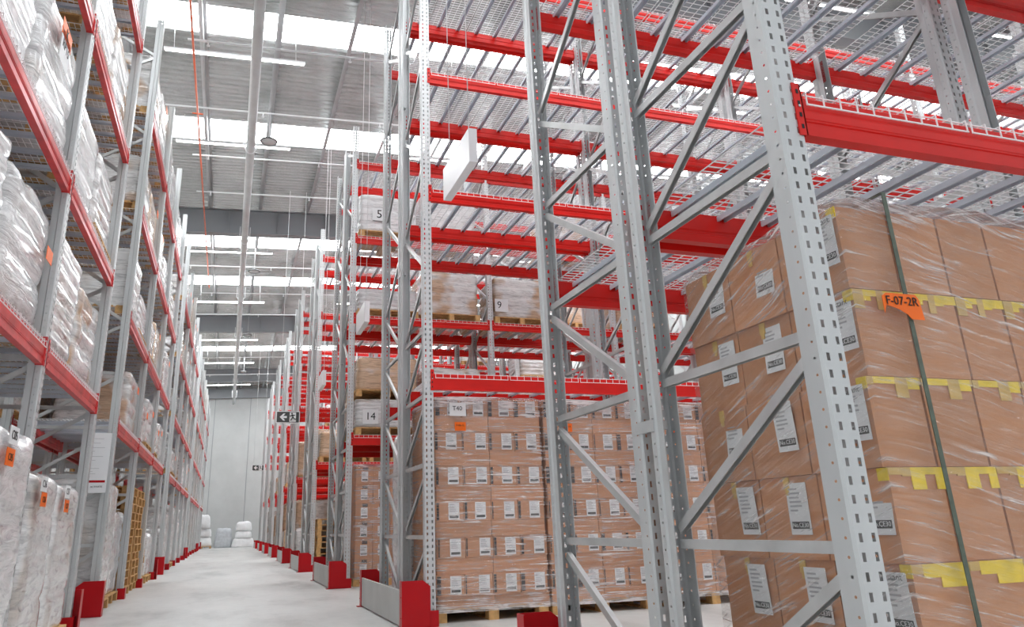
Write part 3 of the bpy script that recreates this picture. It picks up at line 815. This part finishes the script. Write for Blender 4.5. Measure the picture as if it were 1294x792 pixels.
# ------------------------------------------------------------------ building
X0, X1, Y0, Y1 = -9.0, 22.5, -5.0, 58.7
def zr(x): return 11.60+.05*(x+1)
struct('floor', MB().box(X0,X1,Y0,Y1+.3,-.2,0).mesh('floor',['floor']))
for x in (-.62,): pass
w = MB(); x = X0
while x < X1:
    w.box(x+.022, min(x+2.55,X1)-.022, Y1, Y1+.2, 0, 13.5); x += 2.55
w.box(X0,X1,Y1+.03,Y1+.25,0,13.5,1)
struct('wall_back', w.mesh('wall',['wall','girder']))
struct('wall_left', MB().box(X0-.2,X0,Y0,Y1,0,12.5).mesh('wall',['wall']))
struct('wall_right', MB().box(X1,X1+.2,Y0,Y1,0,13.5).mesh('wall',['wall']))
ceil = ob('ceiling', None); ceil['kind'] = 'structure'
sky = [(-12.8,-11.6),(-8.1,-6.8),(.6,1.7),(5.35,6.6),(14.0,15.0),(18.75,19.95),(27.4,28.6),(32.2,33.5),(40.8,42.0),(45.6,46.9),(54.2,55.4)]
sky = [s for s in sky if s[0] > Y0]
rf = MB(); ys = [Y0]+[v for s in sky for v in s]+[Y1+.2]
for k in range(0, len(ys), 2):
    a, b_ = ys[k], ys[k+1]
    rf.add([(X0-.2,a,zr(X0-.2)),(X1+.2,a,zr(X1+.2)),(X1+.2,b_,zr(X1+.2)),(X0-.2,b_,zr(X0-.2))], [(0,3,2,1)])
    rf.add([(X0-.2,a,zr(X0-.2)+.1),(X1+.2,a,zr(X1+.2)+.1),(X1+.2,b_,zr(X1+.2)+.1),(X0-.2,b_,zr(X0-.2)+.1)], [(0,1,2,3)])
ob('roof_lining', rf.mesh('lining',['foil']), ceil)
for a, b_ in sky:
    sk = MB(); sk.add([(X0,a,zr(X0)+.03),(X1,a,zr(X1)+.03),(X1,b_,zr(X1)+.03),(X0,b_,zr(X0)+.03)], [(0,3,2,1)])
    sk.add([(X0,a,zr(X0)+.06),(X1,a,zr(X1)+.06),(X1,b_,zr(X1)+.06),(X0,b_,zr(X0)+.06)], [(0,1,2,3)])
    ob('skylight', sk.mesh('skylight',['sky']), ceil)
k = 0; x = -1.19-1.6*4
while x < X1-.3:
    z = zr(x)
    p = MB(); p.box(x-.006,x+.006,Y0,Y1,z-.26,z-.005); p.box(x-.07,x,Y0,Y1,z-.26,z-.25); p.box(x,x+.07,Y0,Y1,z-.015,z-.005)
    ob('purlin', p.mesh('purlin',['purlin']), ceil); x += 1.6
for y in (-2.5, 10.9, 24.3, 37.7, 51.1):
    g = MB()
    def slab(y0, y1, d0, d1, mi=0):
        g.add([(X0,y0,zr(X0)-d1),(X1,y0,zr(X1)-d1),(X1,y1,zr(X1)-d1),(X0,y1,zr(X0)-d1),(X0,y0,zr(X0)-d0),(X1,y0,zr(X1)-d0),(X1,y1,zr(X1)-d0),(X0,y1,zr(X0)-d0)],
              [(0,3,2,1),(4,5,6,7),(0,1,5,4),(1,2,6,5),(2,3,7,6),(3,0,4,7)])
    slab(y-.01,y+.01,.27,1.12); slab(y-.14,y+.14,1.10,1.13); slab(y-.14,y+.14,.27,.29)
    x = X0+.4
    while x < X1: g.box(x,x+.02,y-.12,y-.01,zr(x)-1.10,zr(x)-.29); x += 1.6
    ob('girder', g.mesh('girder',['girder']), ceil)
eb = MB(); eb.add([(X0,Y1-.25,zr(X0)-1.0),(X1,Y1-.25,zr(X1)-1.0),(X1,Y1-.02,zr(X1)-1.0),(X0,Y1-.02,zr(X0)-1.0),(X0,Y1-.25,zr(X0)-.3),(X1,Y1-.25,zr(X1)-.3),(X1,Y1-.02,zr(X1)-.3),(X0,Y1-.02,zr(X0)-.3)], [(0,3,2,1),(4,5,6,7),(0,1,5,4),(1,2,6,5),(2,3,7,6),(3,0,4,7)])
ob('end_girder', eb.mesh('girder',['girder']), ceil)

# pipes and services
t = thing('main_pipe', 'thick pale grey pipe running down the middle of the ceiling', 'pipe', (-.04,0,10.22))
ob('pipe_run', MB().rod((0,Y0+.5,0),(0,Y1-.4,0),.105,20).mesh('pipe',['pipe']), t)
for y in (10.9,24.1,37.5,50.9,17.6,30.8,44.2,55.5):
    h = MB(); h.sweep([(.125*math.cos(a*PI/8),.125*math.sin(a*PI/8)) for a in range(16)], (0,y-.02,0),(0,y+.02,0),(0,0,1),0,True,True,True)
    h.bar((-.16,y,.05),(-.16,y,.5),.02,.02,(0,1,0)); h.bar((.16,y,.05),(.16,y,.5),.02,.02,(0,1,0)); h.bar((-.16,y,.05),(-.10,y,-.03),.02,.02,(0,1,0)); h.bar((.16,y,.05),(.10,y,-.03),.02,.02,(0,1,0))
    ob('pipe_hanger', h.mesh('hanger',['signwhite']), t)
tag(ob('orange_pipe', MB().rod((-1.27,Y0+1,10.36),(-1.27,30,10.36),.022,8).rod((-1.39,16.4,10.36),(-1.15,16.4,10.36),.015,6).mesh('pipe',['orangepipe'])), 'thin orange pipe running along the ceiling beside the racks', 'pipe')
for i, (y, xa, xb, z) in enumerate([(13.85,-1.4,9,10.65),(16.75,-6,14,10.8),(18.95,-1.5,6,10.65),(21.6,-1.5,14,10.8),(28.0,-2.3,10,10.65),(31.3,-1.6,9,10.6),(35.0,-2.5,12,10.7),(41.6,-2.2,9,10.6),(44.4,-2.0,9,10.7),(49.0,-2.0,8,10.6)]):
    t = thing('sprinkler_pipe', 'thin white sprinkler pipe crossing under the ceiling, %s from the camera' % (ordn+['tenth'])[i], 'pipe', (0,y,z))
    ob('pipe_run', MB().rod((xa,0,.05*xa),(xb,0,.05*xb),.022,8).mesh('pipe',['thinpipe']), t)
    for j in range(4):
        x = xa+.4+j*2.9
        if x > xb: break
        ob('sprinkler_head', MB().rod((x,0,.05*x),(x,0,.05*x-.10),.014,6).rod((x,0,.05*x-.10),(x,0,.05*x-.11),.035,10).mesh('head',['thinpipe']), t)
# batten lamps under the roof
li = 0
for y in (1.5,6.4,10.2,14.45,18.45,26.7,33.2,40.3,46.2,53.5):
    for x in (-1.9,4.2,10.4,16.2):
        if (y in (14.95,)) and x != -1.9: pass
        li += 1
        L_ = 2.9 if x == -1.9 else 2.4
        z = 10.75+.05*x
        t = thing('batten_lamp', 'bright batten lamp under the roof, %s lamp line, %s' % ((ordn+['tenth'])[(li-1)//4], ['over the aisle','over the first bays','over the middle bays','over the far bays'][(-1.9,4.2,10.4,16.2).index(x)]), 'ceiling lamp', (x,y,z), 0)
        t.rotation_euler = (0,-.05,0)
        ob('lamp_housing', MB().box(0,L_,-.035,.035,.02,.06).mesh('housing',['signwhite']), t)
        ob('lamp_tube', MB().rod((.03,0,0),(L_-.03,0,0),.022,8).mesh('tube',['tube']), t)
        h = MB()
        for xx in (.2,L_-.2): h.rod((xx,0,.06),(xx,0,.80),.006,5)
        ob('hanging_wire', h.mesh('wire',['thinpipe']), t)
def ring(n, r, rr_): return [((r+rr_*math.cos(2*PI*k/n)), rr_*math.sin(2*PI*k/n)) for k in range(n)]
for i, (x, y) in enumerate([(.39,17.4),(.38,27.7),(.41,37.7),(.42,47.1)]):
    t = thing('ceiling_sensor', 'round dark-rimmed disc fitting hanging from the ceiling beside the thick pipe, %s from the camera' % ordn[i], 'ceiling fitting', (x,y,10.4))
    r = MB(); n = 24
    for k in range(n):
        a0, a1 = 2*PI*k/n, 2*PI*(k+1)/n
        r.rod((.20*math.cos(a0),.20*math.sin(a0),0),(.20*math.cos(a1),.20*math.sin(a1),0),.018,6)
    ob('rim', r.mesh('rim',['darkgrey']), t)
    ob('disc', MB().rod((0,0,-.01),(0,0,.03),.19,20).mesh('disc',['pipe']), t)
    ob('stem', MB().rod((0,0,.03),(0,0,.95),.014,6).mesh('stem',['thinpipe']), t)
# grey partition boards behind the first left bays
tag(ob('partition_board', MB().box(-2.855,-2.825,4.1,9.7,0,2.12).mesh('board',['greypanel'])), 'plain grey board standing behind the C16 and C17 loads', 'board')

# ------------------------------------------------------------------ light, camera
wd = bpy.data.worlds.new('World'); sc.world = wd; wd.use_nodes = True
bgn = wd.node_tree.nodes['Background']; bgn.inputs[0].default_value = (.93,.96,1,1); bgn.inputs[1].default_value = .75

f, px, py, yaw, pit, rol = 933.59, 597.48, 364.03, 3.17206747e-01, 3.10010614e-01, -2.99876938e-02
r0 = Vector((math.cos(yaw), -math.sin(yaw), 0)); w_ = Vector((math.sin(yaw)*math.cos(pit), math.cos(yaw)*math.cos(pit), math.sin(pit)))
u0 = r0.cross(w_); r_ = r0*math.cos(rol)+u0*math.sin(rol); u_ = -r0*math.sin(rol)+u0*math.cos(rol)
cd = bpy.data.cameras.new('camera'); cam = bpy.data.objects.new('camera', cd); C.objects.link(cam)
cam.matrix_world = Matrix(((r_.x,u_.x,-w_.x,0),(r_.y,u_.y,-w_.y,0),(r_.z,u_.z,-w_.z,1.0),(0,0,0,1)))
cd.sensor_fit = 'HORIZONTAL'; cd.sensor_width = 36; cd.lens = f/1294*36
cd.shift_x = (647-px)/1294; cd.shift_y = (py-396)/1294
cd.clip_start = .05; cd.clip_end = 300
sc.camera = cam
sc.view_settings.view_transform = 'Standard'; sc.view_settings.look = 'None'
sc.view_settings.exposure = 0.25; sc.view_settings.gamma = 1.0
try: sc.view_settings.use_curve_mapping = False
except Exception: pass
sc.cycles.use_denoising = True
sc.cycles.max_bounces = 10; sc.cycles.diffuse_bounces = 6; sc.cycles.glossy_bounces = 4
sc.cycles.transparent_max_bounces = 40; sc.cycles.use_light_tree = True
sc.cycles.sample_clamp_indirect = 6.0
sc.cycles.caustics_reflective = False; sc.cycles.caustics_refractive = False
